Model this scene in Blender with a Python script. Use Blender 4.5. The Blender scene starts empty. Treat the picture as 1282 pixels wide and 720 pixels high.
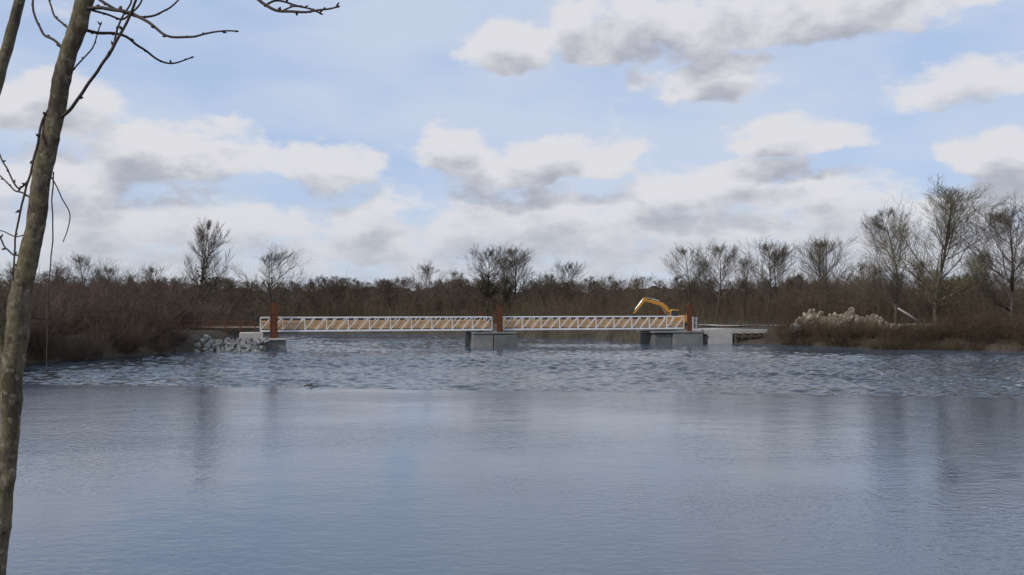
import bpy, math, random
import numpy as np
from mathutils import Vector, Matrix, noise as mnoise

scene = bpy.context.scene
COL = scene.collection
random.seed(7)
R = math.radians

# ------------------------------------------------------------------ helpers
def top(o, label, category=None, group=None, kind=None):
    o["label"] = label
    if category: o["category"] = category
    if group: o["group"] = group
    if kind: o["kind"] = kind
    return o

def np_mesh(name, verts, faces, mat=None, smooth=False):
    verts = np.asarray(verts, dtype=np.float32); faces = np.asarray(faces, dtype=np.int32)
    me = bpy.data.meshes.new(name)
    k = faces.shape[1]
    me.vertices.add(len(verts)); me.vertices.foreach_set("co", verts.ravel())
    me.loops.add(faces.size); me.loops.foreach_set("vertex_index", faces.ravel())
    me.polygons.add(len(faces))
    me.polygons.foreach_set("loop_start", np.arange(0, faces.size, k, dtype=np.int32))
    me.polygons.foreach_set("use_smooth", np.full(len(faces), smooth, dtype=bool))
    me.update(calc_edges=True)
    if mat: me.materials.append(mat)
    return me

def add_obj(name, me, parent=None, loc=(0,0,0), rot=(0,0,0)):
    o = bpy.data.objects.new(name, me)
    COL.objects.link(o)
    o.location = loc; o.rotation_euler = rot
    if parent: o.parent = parent
    return o

def empty(name, loc, rot=(0,0,0)):
    o = bpy.data.objects.new(name, None); COL.objects.link(o)
    o.location = loc; o.rotation_euler = rot; o.empty_display_size = 0.3
    return o

class Acc:
    def __init__(s): s.v=[]; s.f=[]
    def box(s, c, d, rot=None):
        b=len(s.v)
        for x in (-.5,.5):
            for y in (-.5,.5):
                for z in (-.5,.5):
                    p=Vector((x*d[0],y*d[1],z*d[2]))
                    if rot is not None: p=rot@p
                    s.v.append(tuple(p+Vector(c)))
        for f in ((0,1,3,2),(4,6,7,5),(0,4,5,1),(2,3,7,6),(0,2,6,4),(1,5,7,3)):
            s.f.append(tuple(b+i for i in f))
    def bar(s, a, b_, w, h):
        a=Vector(a); b_=Vector(b_); d=b_-a
        q=d.to_track_quat('X','Z').to_matrix()
        s.box((a+b_)/2,(d.length,w,h),q)
    def prism(s, prof, y0, y1):
        b=len(s.v); n=len(prof)
        for y in (y0,y1):
            for (x,z) in prof: s.v.append((x,y,z))
        s.f.append(tuple(range(b,b+n))); s.f.append(tuple(range(b+2*n-1,b+n-1,-1)))
        for i in range(n):
            j=(i+1)%n; s.f.append((b+j,b+i,b+n+i,b+n+j))
    def tube(s, pts, rad, n=8, cap=True):
        pts=[Vector(p) for p in pts]; b=len(s.v)
        up=None
        for i,p in enumerate(pts):
            d=(pts[min(i+1,len(pts)-1)]-pts[max(i-1,0)]).normalized()
            if up is None:
                up=Vector((0,0,1)) if abs(d.z)<.9 else Vector((1,0,0))
            x=(up-d*up.dot(d)).normalized(); up=x; y=d.cross(x)
            r=rad[i] if hasattr(rad,'__len__') else rad
            for k in range(n):
                a=2*math.pi*k/n
                s.v.append(tuple(p+x*math.cos(a)*r+y*math.sin(a)*r))
        for i in range(len(pts)-1):
            for k in range(n):
                k2=(k+1)%n
                s.f.append((b+i*n+k,b+i*n+k2,b+(i+1)*n+k2,b+(i+1)*n+k))
        if cap:
            s.f.append(tuple(b+k for k in reversed(range(n))))
            s.f.append(tuple(b+(len(pts)-1)*n+k for k in range(n)))
    def mesh(s, name, mat, smooth=False):
        me=bpy.data.meshes.new(name); me.from_pydata(s.v,[],s.f); me.materials.append(mat)
        if smooth:
            for p in me.polygons: p.use_smooth=True
        me.update(); return me

def bevel(o,w=0.02,seg=2):
    m=o.modifiers.new("bevel",'BEVEL'); m.width=w; m.segments=seg; m.limit_method='ANGLE'
    return o

def seg_arrays(segs, sides=3):
    """segs: Nx8 p0 p1 r0 r1 -> verts, quads"""
    S=np.asarray(segs,dtype=np.float64); p0=S[:,0:3]; p1=S[:,3:6]; r0=S[:,6]; r1=S[:,7]
    d=p1-p0; d/= (np.linalg.norm(d,axis=1,keepdims=True)+1e-9)
    ref=np.where(np.abs(d[:,2:3])<.9,np.array([[0,0,1.]]),np.array([[1.,0,0]]))
    x=np.cross(d,ref); x/=np.linalg.norm(x,axis=1,keepdims=True)+1e-9; y=np.cross(d,x)
    n=len(S); V=np.zeros((n,2*sides,3))
    for k in range(sides):
        a=2*math.pi*k/sides; o=x*math.cos(a)+y*math.sin(a)
        V[:,k]=p0+o*r0[:,None]; V[:,sides+k]=p1+o*r1[:,None]
    base=(np.arange(n)*2*sides)[:,None]
    F=np.concatenate([base+np.array([[k,(k+1)%sides,sides+(k+1)%sides,sides+k]]) for k in range(sides)],axis=0)
    return V.reshape(-1,3),F

# ------------------------------------------------------------------ materials
def new_mat(name):
    m=bpy.data.materials.new(name); m.use_nodes=True
    nt=m.node_tree; b=nt.nodes["Principled BSDF"]; return m,nt,b

def mat_noise(name, cols, scale=1.0, rough=0.85, bump=0.0, bscale=None, detail=6, metal=0.0, stretch=(1,1,1), spec=0.3, pos=None):
    m,nt,b=new_mat(name); N=nt.nodes; L=nt.links
    tc=N.new("ShaderNodeTexCoord"); mp=N.new("ShaderNodeMapping"); mp.inputs["Scale"].default_value=stretch
    L.new(tc.outputs["Object"],mp.inputs["Vector"])
    n=N.new("ShaderNodeTexNoise"); n.inputs["Scale"].default_value=scale; n.inputs["Detail"].default_value=detail
    n.inputs["Roughness"].default_value=0.65
    L.new(mp.outputs[0],n.inputs["Vector"])
    cr=N.new("ShaderNodeValToRGB"); L.new(n.outputs["Fac"],cr.inputs[0])
    el=cr.color_ramp.elements
    ps=pos or [0.3+0.4*i/(len(cols)-1) for i in range(len(cols))]
    while len(el)<len(cols): el.new(0.5)
    for e,p,c in zip(el,ps,cols):
        e.position=p; e.color=(c[0],c[1],c[2],1)
    L.new(cr.outputs[0],b.inputs["Base Color"])
    b.inputs["Roughness"].default_value=rough; b.inputs["Metallic"].default_value=metal
    b.inputs["Specular IOR Level"].default_value=spec
    if bump:
        n2=N.new("ShaderNodeTexNoise"); n2.inputs["Scale"].default_value=bscale or scale*4; n2.inputs["Detail"].default_value=8
        L.new(mp.outputs[0],n2.inputs["Vector"])
        bp=N.new("ShaderNodeBump"); bp.inputs["Distance"].default_value=bump; bp.inputs["Strength"].default_value=1
        L.new(n2.outputs["Fac"],bp.inputs["Height"]); L.new(bp.outputs[0],b.inputs["Normal"])
    return m

def mat_twig(name, cols, scale):
    m=mat_noise(name,cols,scale=scale,detail=2,spec=0.0,rough=1.0); return m

M_ground=mat_noise("bank_soil",[(.032,.025,.018),(.055,.043,.030),(.085,.068,.047)],scale=0.35,bump=0.08,bscale=3)
M_grass=mat_noise("dead_grass",[(.042,.031,.021),(.088,.067,.043),(.062,.050,.031)],scale=0.3,spec=0)
M_path=mat_noise("sand_track",[(.30,.26,.20),(.40,.36,.29)],scale=2,bump=0.02)
M_verge=mat_noise("green_grass",[(.06,.08,.03),(.11,.13,.05)],scale=3,bump=0.05)
M_wood=mat_twig("wood_twigs",[(.078,.060,.047),(.115,.090,.070),(.138,.114,.086)],.06)
M_woodb=mat_noise("wood_dark",[(.050,.038,.030),(.088,.068,.053)],scale=0.25,bump=0.6,bscale=2,spec=0)
M_scrub=mat_twig("scrub_twigs",[(.068,.050,.037),(.115,.086,.060),(.095,.082,.048)],.09)
M_olive=mat_twig("bramble_twigs",[(.048,.035,.025),(.100,.072,.050),(.072,.060,.036)],.6)
M_red=mat_twig("red_twigs",[(.070,.052,.042),(.135,.098,.078),(.12,.098,.070)],.35)
M_bark=mat_noise("tree_bark",[(.055,.046,.036),(.11,.094,.073)],scale=2,bump=0.03)
M_twig=mat_twig("bare_twigs",[(.105,.085,.066),(.160,.132,.102)],.3)
M_twig_d=mat_twig("fine_dark_twigs",[(.085,.069,.054),(.138,.113,.087)],.3)
M_twig_y=mat_twig("willow_twigs",[(.11,.095,.060),(.17,.148,.092)],.3)
M_ivy=mat_noise("ivy_leaves",[(.03,.035,.016),(.07,.07,.034)],scale=1.5)
M_moss=mat_noise("catkins",[(.10,.09,.04),(.19,.165,.075)],scale=1.0)
M_conc=mat_noise("concrete",[(.14,.137,.13),(.23,.223,.21)],scale=0.9,bump=0.01,bscale=6)
M_concl=mat_noise("pale_concrete",[(.32,.305,.28),(.46,.44,.41)],scale=0.8,bump=0.01,bscale=6)
M_concd=mat_noise("dark_concrete",[(.09,.09,.086),(.16,.155,.147)],scale=0.9,bump=0.01,bscale=6)  # darker grey tone of the pier concrete
M_rust=mat_noise("rusted_steel",[(.065,.028,.018),(.14,.055,.032),(.10,.040,.025)],scale=1.8,rough=.9,bump=.01,spec=.1)
M_alu=mat_noise("galvanised_steel",[(.60,.61,.63),(.76,.77,.78)],scale=1.5,rough=.5,metal=0.0)
M_plank=mat_noise("larch_planks",[(.42,.27,.15),(.60,.40,.24)],scale=1.2,stretch=(.3,1,6),rough=.8,spec=.1)
M_timb=mat_noise("old_timber",[(.05,.036,.026),(.10,.075,.055)],scale=2,stretch=(1,1,.3))
M_rock=mat_noise("limestone",[(.13,.13,.125),(.30,.295,.285)],scale=1.5,bump=.03)
M_rubble=mat_noise("sandy_rubble",[(.09,.07,.05),(.18,.145,.105)],scale=1.2,bump=.04)
M_rubs=mat_noise("rubble_stone",[(.17,.14,.105),(.37,.315,.245)],scale=.9,bump=.04)
M_yel=mat_noise("ochre_paint",[(.40,.185,.03),(.52,.25,.045)],scale=2,rough=.6,spec=.3)
M_blk=mat_noise("black_rubber",[(.015,.015,.014),(.05,.045,.04)],scale=5,rough=.8)
M_glass=mat_noise("cab_glass",[(.02,.025,.03),(.03,.035,.04)],scale=1,rough=.08,spec=.8)
M_chrome=mat_noise("piston_steel",[(.5,.5,.5),(.6,.6,.6)],scale=1,rough=.25,metal=.9)

def bark_near():
    m,nt,b=new_mat("ash_bark"); N=nt.nodes; L=nt.links
    tc=N.new("ShaderNodeTexCoord"); mp=N.new("ShaderNodeMapping"); mp.inputs["Scale"].default_value=(1,1,.45)
    L.new(tc.outputs["Object"],mp.inputs[0])
    def nz(s,d,r,v):
        n=N.new("ShaderNodeTexNoise"); n.inputs["Scale"].default_value=s; n.inputs["Detail"].default_value=d; n.inputs["Roughness"].default_value=r
        L.new(v,n.inputs["Vector"]); return n.outputs[0]
    def ramp(f,els):
        c=N.new("ShaderNodeValToRGB"); L.new(f,c.inputs[0]); e=c.color_ramp.elements
        for i,(p,col) in enumerate(els):
            e[i].position=p; e[i].color=(*col,1)
        return c.outputs[0]
    def mix(f,a,b_,k=1):
        x=N.new("ShaderNodeMixRGB"); ml=N.new("ShaderNodeMath"); ml.operation='MULTIPLY'; ml.inputs[1].default_value=k; L.new(f,ml.inputs[0]); L.new(ml.outputs[0],x.inputs[0])
        L.new(a,x.inputs[1])
        if isinstance(b_,tuple): x.inputs[2].default_value=(*b_,1)
        else: L.new(b_,x.inputs[2])
        return x.outputs[0]
    n1=nz(38,6,.72,mp.outputs[0]); n2=nz(10,5,.6,tc.outputs["Object"]); n3=nz(24,5,.62,tc.outputs["Object"])
    c=ramp(n1,[(.34,(.045,.035,.026)),(.64,(.20,.165,.12))])
    c=mix(ramp(n2,[(.44,(0,0,0)),(.58,(1,1,1))]),c,(.15,.135,.07),.6)      # algae
    n4=nz(7,4,.6,mp.outputs[0]); c=mix(ramp(n4,[(.50,(0,0,0)),(.60,(1,1,1))]),c,(.055,.042,.032),.75)
    c=mix(ramp(n3,[(.56,(0,0,0)),(.63,(1,1,1))]),c,(.30,.275,.19),.6)         # pale lichen
    L.new(c,b.inputs["Base Color"])
    bp=N.new("ShaderNodeBump"); bp.inputs["Distance"].default_value=.012; L.new(n1,bp.inputs["Height"]); L.new(bp.outputs[0],b.inputs["Normal"])
    b.inputs["Roughness"].default_value=.9; b.inputs["Specular IOR Level"].default_value=.15
    return m
M_near=bark_near()
M_neartwig=mat_noise("near_twig_bark",[(.035,.026,.022),(.085,.065,.055)],scale=20)

# ------------------------------------------------------------------ camera
HC=4.0; F=1110.0
cam=bpy.data.cameras.new("camera"); co=bpy.data.objects.new("camera",cam); COL.objects.link(co)
cam.sensor_width=36; cam.lens=36*F/1282; cam.clip_end=9000; cam.clip_start=.05
co.location=(0,0,HC); co.rotation_euler=(R(90)+math.atan(25/F),0,0)
scene.camera=co
def P(x,y,d):   # surveyed point from sight bearings and distance
    return Vector(((x-641)/F*d, d, HC-(y-385)/F*d))

# ------------------------------------------------------------------ world
SUN_EL=R(36); SUN_AZ=R(232)
w=bpy.data.worlds.new("World"); scene.world=w; w.use_nodes=True
try: w.cycles.sampling_method='NONE'
except Exception as e: print(e)
nt=w.node_tree; N=nt.nodes; L=nt.links
bg=N["Background"]; bg.inputs["Strength"].default_value=0.1

g=bpy.data.node_groups.new("cloud_density",'ShaderNodeTree')
g.interface.new_socket("Dir",in_out='INPUT',socket_type='NodeSocketVector')
g.interface.new_socket("Lift",in_out='INPUT',socket_type='NodeSocketFloat')
g.interface.new_socket("Density",in_out='OUTPUT',socket_type='NodeSocketFloat')
GN=g.nodes; GL=g.links
gi=GN.new("NodeGroupInput"); go=GN.new("NodeGroupOutput")
def m_(op,a,b=None,c=None,clamp=False):
    n=GN.new("ShaderNodeMath"); n.operation=op; n.use_clamp=clamp
    for i,v in enumerate((a,b,c)):
        if v is None: continue
        if isinstance(v,(int,float)): n.inputs[i].default_value=v
        else: GL.new(v,n.inputs[i])
    return n.outputs[0]
def vm(op,a,b=None):
    n=GN.new("ShaderNodeVectorMath"); n.operation=op
    for i,v in enumerate((a,b)):
        if v is None: continue
        if isinstance(v,tuple): n.inputs[i].default_value=v
        else: GL.new(v,n.inputs[i])
    return n.outputs["Value"] if op in('DOT_PRODUCT','LENGTH') else n.outputs[0]
sx=GN.new("ShaderNodeSeparateXYZ"); GL.new(gi.outputs["Dir"],sx.inputs[0])
az=m_('ARCTAN2',sx.outputs[0],sx.outputs[1])
el0=m_('ARCSINE',sx.outputs[2])
el=m_('ADD',el0,gi.outputs["Lift"])
cx=GN.new("ShaderNodeCombineXYZ"); GL.new(az,cx.inputs[0]); GL.new(el,cx.inputs[1])
c3=GN.new("ShaderNodeCombineXYZ"); GL.new(sx.outputs[0],c3.inputs[0]); GL.new(sx.outputs[1],c3.inputs[1])
zz_=m_('MULTIPLY_ADD',el,1.35,m_('MULTIPLY',m_('SQRT',m_('MAXIMUM',m_('ADD',el,.004),0.0)),.35))
GL.new(zz_,c3.inputs[2])
def gnoise(scale,detail,rough,off=(0,0,0)):
    n=GN.new("ShaderNodeTexNoise"); n.inputs["Scale"].default_value=scale; n.inputs["Detail"].default_value=detail; n.inputs["Roughness"].default_value=rough
    GL.new(vm('ADD',c3.outputs[0],off),n.inputs["Vector"]); return n
nw=gnoise(15,3,.5,(3,1,2))
warp=vm('MULTIPLY',vm('SUBTRACT',nw.outputs["Color"],(.5,.5,.5)),(.09,.06,0))
Pp=vm('ADD',cx.outputs[0],warp)
LOBES=[(175,205,110,42,1.0),(285,203,90,46,1.0),(400,215,72,44,1.0),(85,230,85,40,.8),
 (570,203,72,50,1.1),(662,214,75,46,1.05),(750,212,62,40,1.0),
 (995,178,100,38,1.05),(850,246,70,38,.95),(950,236,85,42,1.05),
 (1262,200,75,42,1.05),(1270,250,90,36,.8),
 (650,66,80,46,.95),(800,45,150,60,1.0),(885,105,80,48,.95),(1010,22,240,50,1.0),
 (40,140,105,55,.95),(1240,105,110,40,.65),
 (200,290,260,52,.8),(640,285,230,48,.8),(1000,295,240,50,.8),(440,290,120,45,.8)]
acc=None
for (x,y,rx,ry,wt) in LOBES:
    a=math.atan((x-641)/F); e=math.atan((385-y)/math.hypot(F,x-641))
    q=vm('MULTIPLY',vm('SUBTRACT',Pp,(a,e,0)),(F/rx,F/ry,0))
    q=vm('MINIMUM',q,vm('MULTIPLY',q,(1,2.0,1)))
    q=vm('MAXIMUM',q,(-9,-9,0))
    d=vm('DOT_PRODUCT',q,q)
    t=m_('MULTIPLY_ADD',d,-wt*.75,wt*.75)
    acc=t if acc is None else m_('MAXIMUM',acc,t)
bd=m_('DIVIDE',m_('SUBTRACT',el,.075),.085); bd=m_('MULTIPLY_ADD',m_('MULTIPLY',bd,bd),-.5,.38)
acc=m_('MAXIMUM',acc,bd)
ng=gnoise(2.6,2,.5,(5,7,1))
side=m_('SUBTRACT',m_('ABSOLUTE',az),.62); side=m_('MULTIPLY',side,6,clamp=True)
high=m_('MULTIPLY',m_('SUBTRACT',el,.37),8,clamp=True)
fld=m_('MULTIPLY_ADD',ng.outputs["Fac"],5.0,-2.6)
fld=m_('SUBTRACT',fld,m_('SUBTRACT',1.2,m_('MULTIPLY',m_('MAXIMUM',side,high),1.2)))
acc=m_('MAXIMUM',m_('MAXIMUM',acc,fld),-.40)
nf=gnoise(16,8,.56)
dens=m_('ADD',acc,m_('MULTIPLY_ADD',nf.outputs["Fac"],2.2,-1.1))
GL.new(dens,go.inputs[0])

def W(op,a,b=None,c=None,clamp=False):
    n=N.new("ShaderNodeMath"); n.operation=op; n.use_clamp=clamp
    for i,v in enumerate((a,b,c)):
        if v is None: continue
        if isinstance(v,(int,float)): n.inputs[i].default_value=v
        else: L.new(v,n.inputs[i])
    return n.outputs[0]
def smooth(v,lo,hi,a=0,b=1):
    n=N.new("ShaderNodeMapRange"); n.interpolation_type='SMOOTHSTEP'; L.new(v,n.inputs[0])
    n.inputs[1].default_value=lo; n.inputs[2].default_value=hi; n.inputs[3].default_value=a; n.inputs[4].default_value=b
    return n.outputs[0]
def mixc(f,a,b):
    n=N.new("ShaderNodeMixRGB")
    if isinstance(f,(int,float)): n.inputs[0].default_value=f
    else: L.new(f,n.inputs[0])
    for i,v in ((1,a),(2,b)):
        if isinstance(v,tuple): n.inputs[i].default_value=(*v,1)
        else: L.new(v,n.inputs[i])
    return n.outputs[0]
tc=N.new("ShaderNodeTexCoord")
nrm=N.new("ShaderNodeVectorMath"); nrm.operation='NORMALIZE'; L.new(tc.outputs["Generated"],nrm.inputs[0])
def dens(lift):
    n=N.new("ShaderNodeGroup"); n.node_tree=g; L.new(nrm.outputs[0],n.inputs[0]); n.inputs[1].default_value=lift; return n.outputs[0]
D0=dens(0.0); D1=dens(0.030)
sky=N.new("ShaderNodeTexSky"); sky.sky_type='NISHITA'; sky.sun_disc=False
sky.sun_elevation=SUN_EL; sky.sun_rotation=SUN_AZ; sky.dust_density=1.0; sky.air_density=1.0
sep=N.new("ShaderNodeSeparateXYZ"); L.new(nrm.outputs[0],sep.inputs[0])
z=sep.outputs[2]
veil=N.new("ShaderNodeTexNoise"); veil.inputs["Scale"].default_value=4.5; veil.inputs["Detail"].default_value=5
mpv=N.new("ShaderNodeMapping"); mpv.inputs["Scale"].default_value=(1,1,3); L.new(nrm.outputs[0],mpv.inputs[0]); L.new(mpv.outputs[0],veil.inputs["Vector"])
vf=smooth(veil.outputs["Fac"],.34,.66,.10,.70)
base=mixc(.74,sky.outputs[0],(4.7,6.1,8.9))
base=mixc(vf,base,(6.1,6.75,8.0))
haze=smooth(z,0.0,.16,.85,0.0)
base=mixc(haze,base,(5.9,6.7,7.7))
mask=smooth(D0,-.12,.42,0,.97)
sh=smooth(D1,-.02,1.0)
ccol=mixc(sh,(7.35,7.35,7.7),(4.15,4.35,5.05))
ccol=mixc(smooth(z,.02,.13,.5,0),ccol,(5.4,5.8,6.5))
outc=mixc(mask,base,ccol)
L.new(outc,bg.inputs["Color"])

sun=bpy.data.lights.new("sun",'SUN'); sun.energy=2.3; sun.angle=R(2.5); sun.color=(1,.95,.87)
so=bpy.data.objects.new("sun",sun); COL.objects.link(so)
sd=Vector((math.sin(SUN_AZ)*math.cos(SUN_EL),math.cos(SUN_AZ)*math.cos(SUN_EL),math.sin(SUN_EL)))
so.rotation_euler=sd.to_track_quat('Z','Y').to_euler(); so.location=(-30,-20,40)
scene.view_settings.view_transform='Standard'; scene.view_settings.look='None'; scene.view_settings.exposure=0

# ------------------------------------------------------------------ terrain
POLY=np.array([(-400,8),(-60,7),(-20,8),(0,9),(20,8),(60,7),(400,8),(400,70),(120,78),(70,83),(49.5,85.8),(37.5,90.7),(32.5,98),(30.5,103.6),
 (22,105),(17,106),(13,113),(10,120),(-1,125),(-10,140),(-38,152),(-46,126),(-38,104),(-27.5,94),(-28.5,89),(-30.5,84),(-33,74),(-37,65),(-60,58),(-400,50)],float)
def sdist(px,py):
    a=POLY; b=np.roll(POLY,-1,axis=0)
    d=np.full(px.shape,1e9); ins=np.zeros(px.shape,bool)
    for (ax,ay),(bx,by) in zip(a,b):
        ex,ey=bx-ax,by-ay; t=np.clip(((px-ax)*ex+(py-ay)*ey)/(ex*ex+ey*ey),0,1)
        d=np.minimum(d,np.hypot(px-ax-t*ex,py-ay-t*ey))
        c=((ay>py)!=(by>py)); 
        with np.errstate(divide='ignore',invalid='ignore'):
            xi=ax+(py-ay)*ex/(ey if ey else 1e-9)
        ins^= c&(px<xi)
    return np.where(ins,-d,d)
def vnoise(x,y,s,seed=0):
    x=x/s+seed*17.3; y=y/s+seed*9.1
    xi=np.floor(x).astype(np.int64); yi=np.floor(y).astype(np.int64); fx=x-xi; fy=y-yi
    fx=fx*fx*(3-2*fx); fy=fy*fy*(3-2*fy)
    def h(a,b):
        v=np.sin((a*127.1+b*311.7+seed*74.7))*43758.5453; return v-np.floor(v)
    return (h(xi,yi)*(1-fx)+h(xi+1,yi)*fx)*(1-fy)+(h(xi,yi+1)*(1-fx)+h(xi+1,yi+1)*fx)*fy
def ground_z(x,y):
    x=np.asarray(x,float); y=np.asarray(y,float)
    d=sdist(x,y)+ (vnoise(x,y,3.0,1)-.5)*1.2+(vnoise(x,y,1.1,2)-.5)*.5
    t=np.clip((d+1.5)/5.0,0,1); t=t*t*(3-2*t)
    h=-1.4+t*3.0
    h+= np.clip(d,0,6)/6*((vnoise(x,y,9,3)-.5)*.5+(vnoise(x,y,2.2,4)-.5)*.18)
    h-= np.clip((x-31)/3,0,1)*np.clip((d-.5)/3,0,1)*np.clip((112-y)/6,0,1)*.75*(y>60)
    h+= np.clip((y-150)/200,0,1)*1.0
    nb=(y<20)
    t2=np.clip(d/9,0,1); h=np.where(nb,-1.2+np.clip((d+1.5)/1.5,0,1)*1.3+t2*2.3,h)
    return h
def gz1(x,y): return float(ground_z(np.array([x]),np.array([y]))[0])
def axis(fa,fb,st,lo,hi):
    a=list(np.arange(fa,fb+1e-6,st)); s=st; v=fb
    while v<hi: s*=1.25; v+=s; a.append(v)
    s=st; v=fa; pre=[]
    while v>lo: s*=1.25; v-=s; pre.append(v)
    return np.array(pre[::-1]+a)
gx=axis(-70,85,.9,-4000,4000); gy=axis(-8,165,.9,-600,7000)
X,Y=np.meshgrid(gx,gy); Z=ground_z(X.ravel(),Y.ravel())
nx,ny=len(gx),len(gy)
def gridfaces(nx,ny):
    i=(np.arange(ny-1)[:,None]*nx+np.arange(nx-1)[None,:]).ravel()
    return np.stack([i,i+1,i+nx+1,i+nx],1)
me=np_mesh("ground",np.stack([X.ravel(),Y.ravel(),Z],1),gridfaces(nx,ny),M_ground,True)
top(add_obj("ground",me),"brown earth and dead grass river banks","ground",kind="structure")

def strip(name,pp,hw,lift,mat,label,cat,n=90):
    tv=[]; xs=np.linspace(pp[0][0],pp[-1][0],n); ys=np.interp(xs,[p[0] for p in pp],[p[1] for p in pp])
    for k,(x,y) in enumerate(zip(xs,ys)):
        for j,o in enumerate(np.linspace(-hw,hw,6)):
            tv.append((x,y+o,gz1(x,y+o)+lift))
    tf=[(i*6+j,i*6+6+j,i*6+7+j,i*6+1+j) for i in range(n-1) for j in range(5)]
    top(add_obj(name,np_mesh(name,np.array(tv),tf,mat,True)),label,cat,kind="structure")
strip("path",[(24,114),(34,115),(46,117),(58,118),(75,119),(100,121)],2.2,.16,M_path,"pale sandy construction track along the bank","path")
strip("grass_verge",[(46,110.5),(58,111.5),(75,112.5),(100,114.5)],3.2,.30,M_verge,"strip of green grass beside the sandy track","grass")

# ------------------------------------------------------------------ river water
A=Vector((-25,46.3,0)); B=Vector((22.7,39.3,0)); sdv=(B-A).normalized(); tdv=Vector((-sdv.y,sdv.x,0))
ss=np.concatenate([np.arange(-420,-75,8),np.arange(-75,80,.24),np.arange(80,420,8)])
tt=np.concatenate([np.arange(-75,-2,1.0),np.arange(-2,3,.12),np.arange(3,66,.16),np.arange(66,112,.3),np.arange(112,130,1)])
S,T=np.meshgrid(ss,tt); s=S.ravel(); t=T.ravel()
bend=(vnoise(s,s*0,7,6)-.5)*.45+(vnoise(s,s*0,1.3,16)-.5)*.15
te=t-bend
st=np.clip(te/1.3,0,1); st=st*st*(3-2*st)
fade=np.clip(1-(te-26)/22,0.0,1)
chop=np.clip((te-.3)/1.5,0,1)*(.34+.66*fade)
pat=.5+.95*vnoise(s,t,7,8)*(.6+.8*vnoise(s,t,2.6,18))
pat*=.8+.15*np.clip((s-5)/25,0,1)
def rn(x,y,s_,sd):
    c,s2=math.cos(.6+sd),math.sin(.6+sd); return vnoise(x*c-y*s2,x*s2+y*c,s_,sd)
wave=((rn(s,t*.8,.8,9)-.5)*.09+(rn(s,t*.8,.5,10)-.5)*.15+(rn(s,t,.36,13)-.5)*.14+(rn(s*.8,t,1.7,11)-.5)*.03)
z=-.25*st+wave*chop*pat
z+= .05*np.exp(-((te-2.4)/.7)**2)*(vnoise(s,t,.9,12))
vx=A.x+s*sdv.x+t*tdv.x; vy=A.y+s*sdv.y+t*tdv.y
wm=np_mesh("river_water",np.stack([vx,vy,z],1),gridfaces(len(ss),len(tt)),None,True)
at=wm.attributes.new("chop",'FLOAT','POINT'); at.data.foreach_set("value",(chop*pat*fade).astype(np.float32))
at=wm.attributes.new("lip",'FLOAT','POINT'); at.data.foreach_set("value",(np.exp(-((te-.9)/.3)**2)).astype(np.float32))
at=wm.attributes.new("crest",'FLOAT','POINT'); at.data.foreach_set("value",(np.clip((wave*chop*pat*fade-.06)/.05,0,1)).astype(np.float32))
m,nt2,b=new_mat("river_water"); NN=nt2.nodes; LL=nt2.links
geo=NN.new("ShaderNodeNewGeometry")
def wn(scale,st,detail=4,rough=.55,rotz=-8):
    mp=NN.new("ShaderNodeMapping"); mp.inputs["Scale"].default_value=st; mp.inputs["Rotation"].default_value=(0,0,R(rotz)); LL.new(geo.outputs["Position"],mp.inputs[0])
    n=NN.new("ShaderNodeTexNoise"); n.inputs["Scale"].default_value=scale; n.inputs["Detail"].default_value=detail; n.inputs["Roughness"].default_value=rough
    LL.new(mp.outputs[0],n.inputs["Vector"]); return n.outputs["Fac"]
def wm_(op,a,b=None,c=None,clamp=False):
    n=NN.new("ShaderNodeMath"); n.operation=op; n.use_clamp=clamp
    for i,v in enumerate((a,b,c)):
        if v is None: continue
        if isinstance(v,(int,float)): n.inputs[i].default_value=v
        else: LL.new(v,n.inputs[i])
    return n.outputs[0]
def wattr(nm):
    n=NN.new("ShaderNodeAttribute"); n.attribute_name=nm; return n.outputs["Fac"]
def wmr(v,lo,hi):
    n=NN.new("ShaderNodeMapRange"); LL.new(v,n.inputs[0]); n.inputs[1].default_value=lo; n.inputs[2].default_value=hi; return n.outputs[0]
ch=wattr("chop"); lp=wattr("lip"); cr_=wattr("crest")
rip=wn(5.0,(.7,1,1),3,.6); gust=wn(.10,(.45,1,1),3,.5,10); big=wn(.9,(.6,1,1),2)
gm=wm_('MULTIPLY_ADD',gust,3.2,-1.0); gm=wm_('MAXIMUM',gm,.30)
h=wm_('MULTIPLY',wm_('MULTIPLY',rip,gm),.021)
h=wm_('ADD',h,wm_('MULTIPLY',big,.013))
h=wm_('ADD',h,wm_('MULTIPLY',wm_('MULTIPLY',wn(3.4,(.6,1,1),3,.6),ch),.035))
bp=NN.new("ShaderNodeBump"); bp.inputs["Distance"].default_value=1; bp.inputs["Strength"].default_value=1
LL.new(h,bp.inputs["Height"]); LL.new(bp.outputs[0],b.inputs["Normal"])
fl=wmr(wn(3.6,(.7,1.2,1),4,.7),.52,.60)
ff=wm_('MULTIPLY',fl,wm_('MULTIPLY',cr_,.55),clamp=True)
ff=wm_('MAXIMUM',ff,wm_('MULTIPLY',wm_('MULTIPLY',wmr(wn(1.1,(.6,1,1),5,.7),.46,.66),lp),.30))
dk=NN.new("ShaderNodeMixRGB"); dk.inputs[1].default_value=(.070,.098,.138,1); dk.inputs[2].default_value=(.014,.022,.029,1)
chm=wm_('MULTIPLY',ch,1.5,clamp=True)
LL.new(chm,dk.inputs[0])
mx=NN.new("ShaderNodeMixRGB"); mx.inputs[2].default_value=(.60,.63,.66,1); LL.new(dk.outputs[0],mx.inputs[1])
LL.new(ff,mx.inputs[0]); LL.new(mx.outputs[0],b.inputs["Base Color"])
LL.new(wm_('MULTIPLY_ADD',ff,.5,.04),b.inputs["Roughness"])
LL.new(wm_('MULTIPLY_ADD',chm,-.22,1.54),b.inputs["IOR"])
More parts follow.
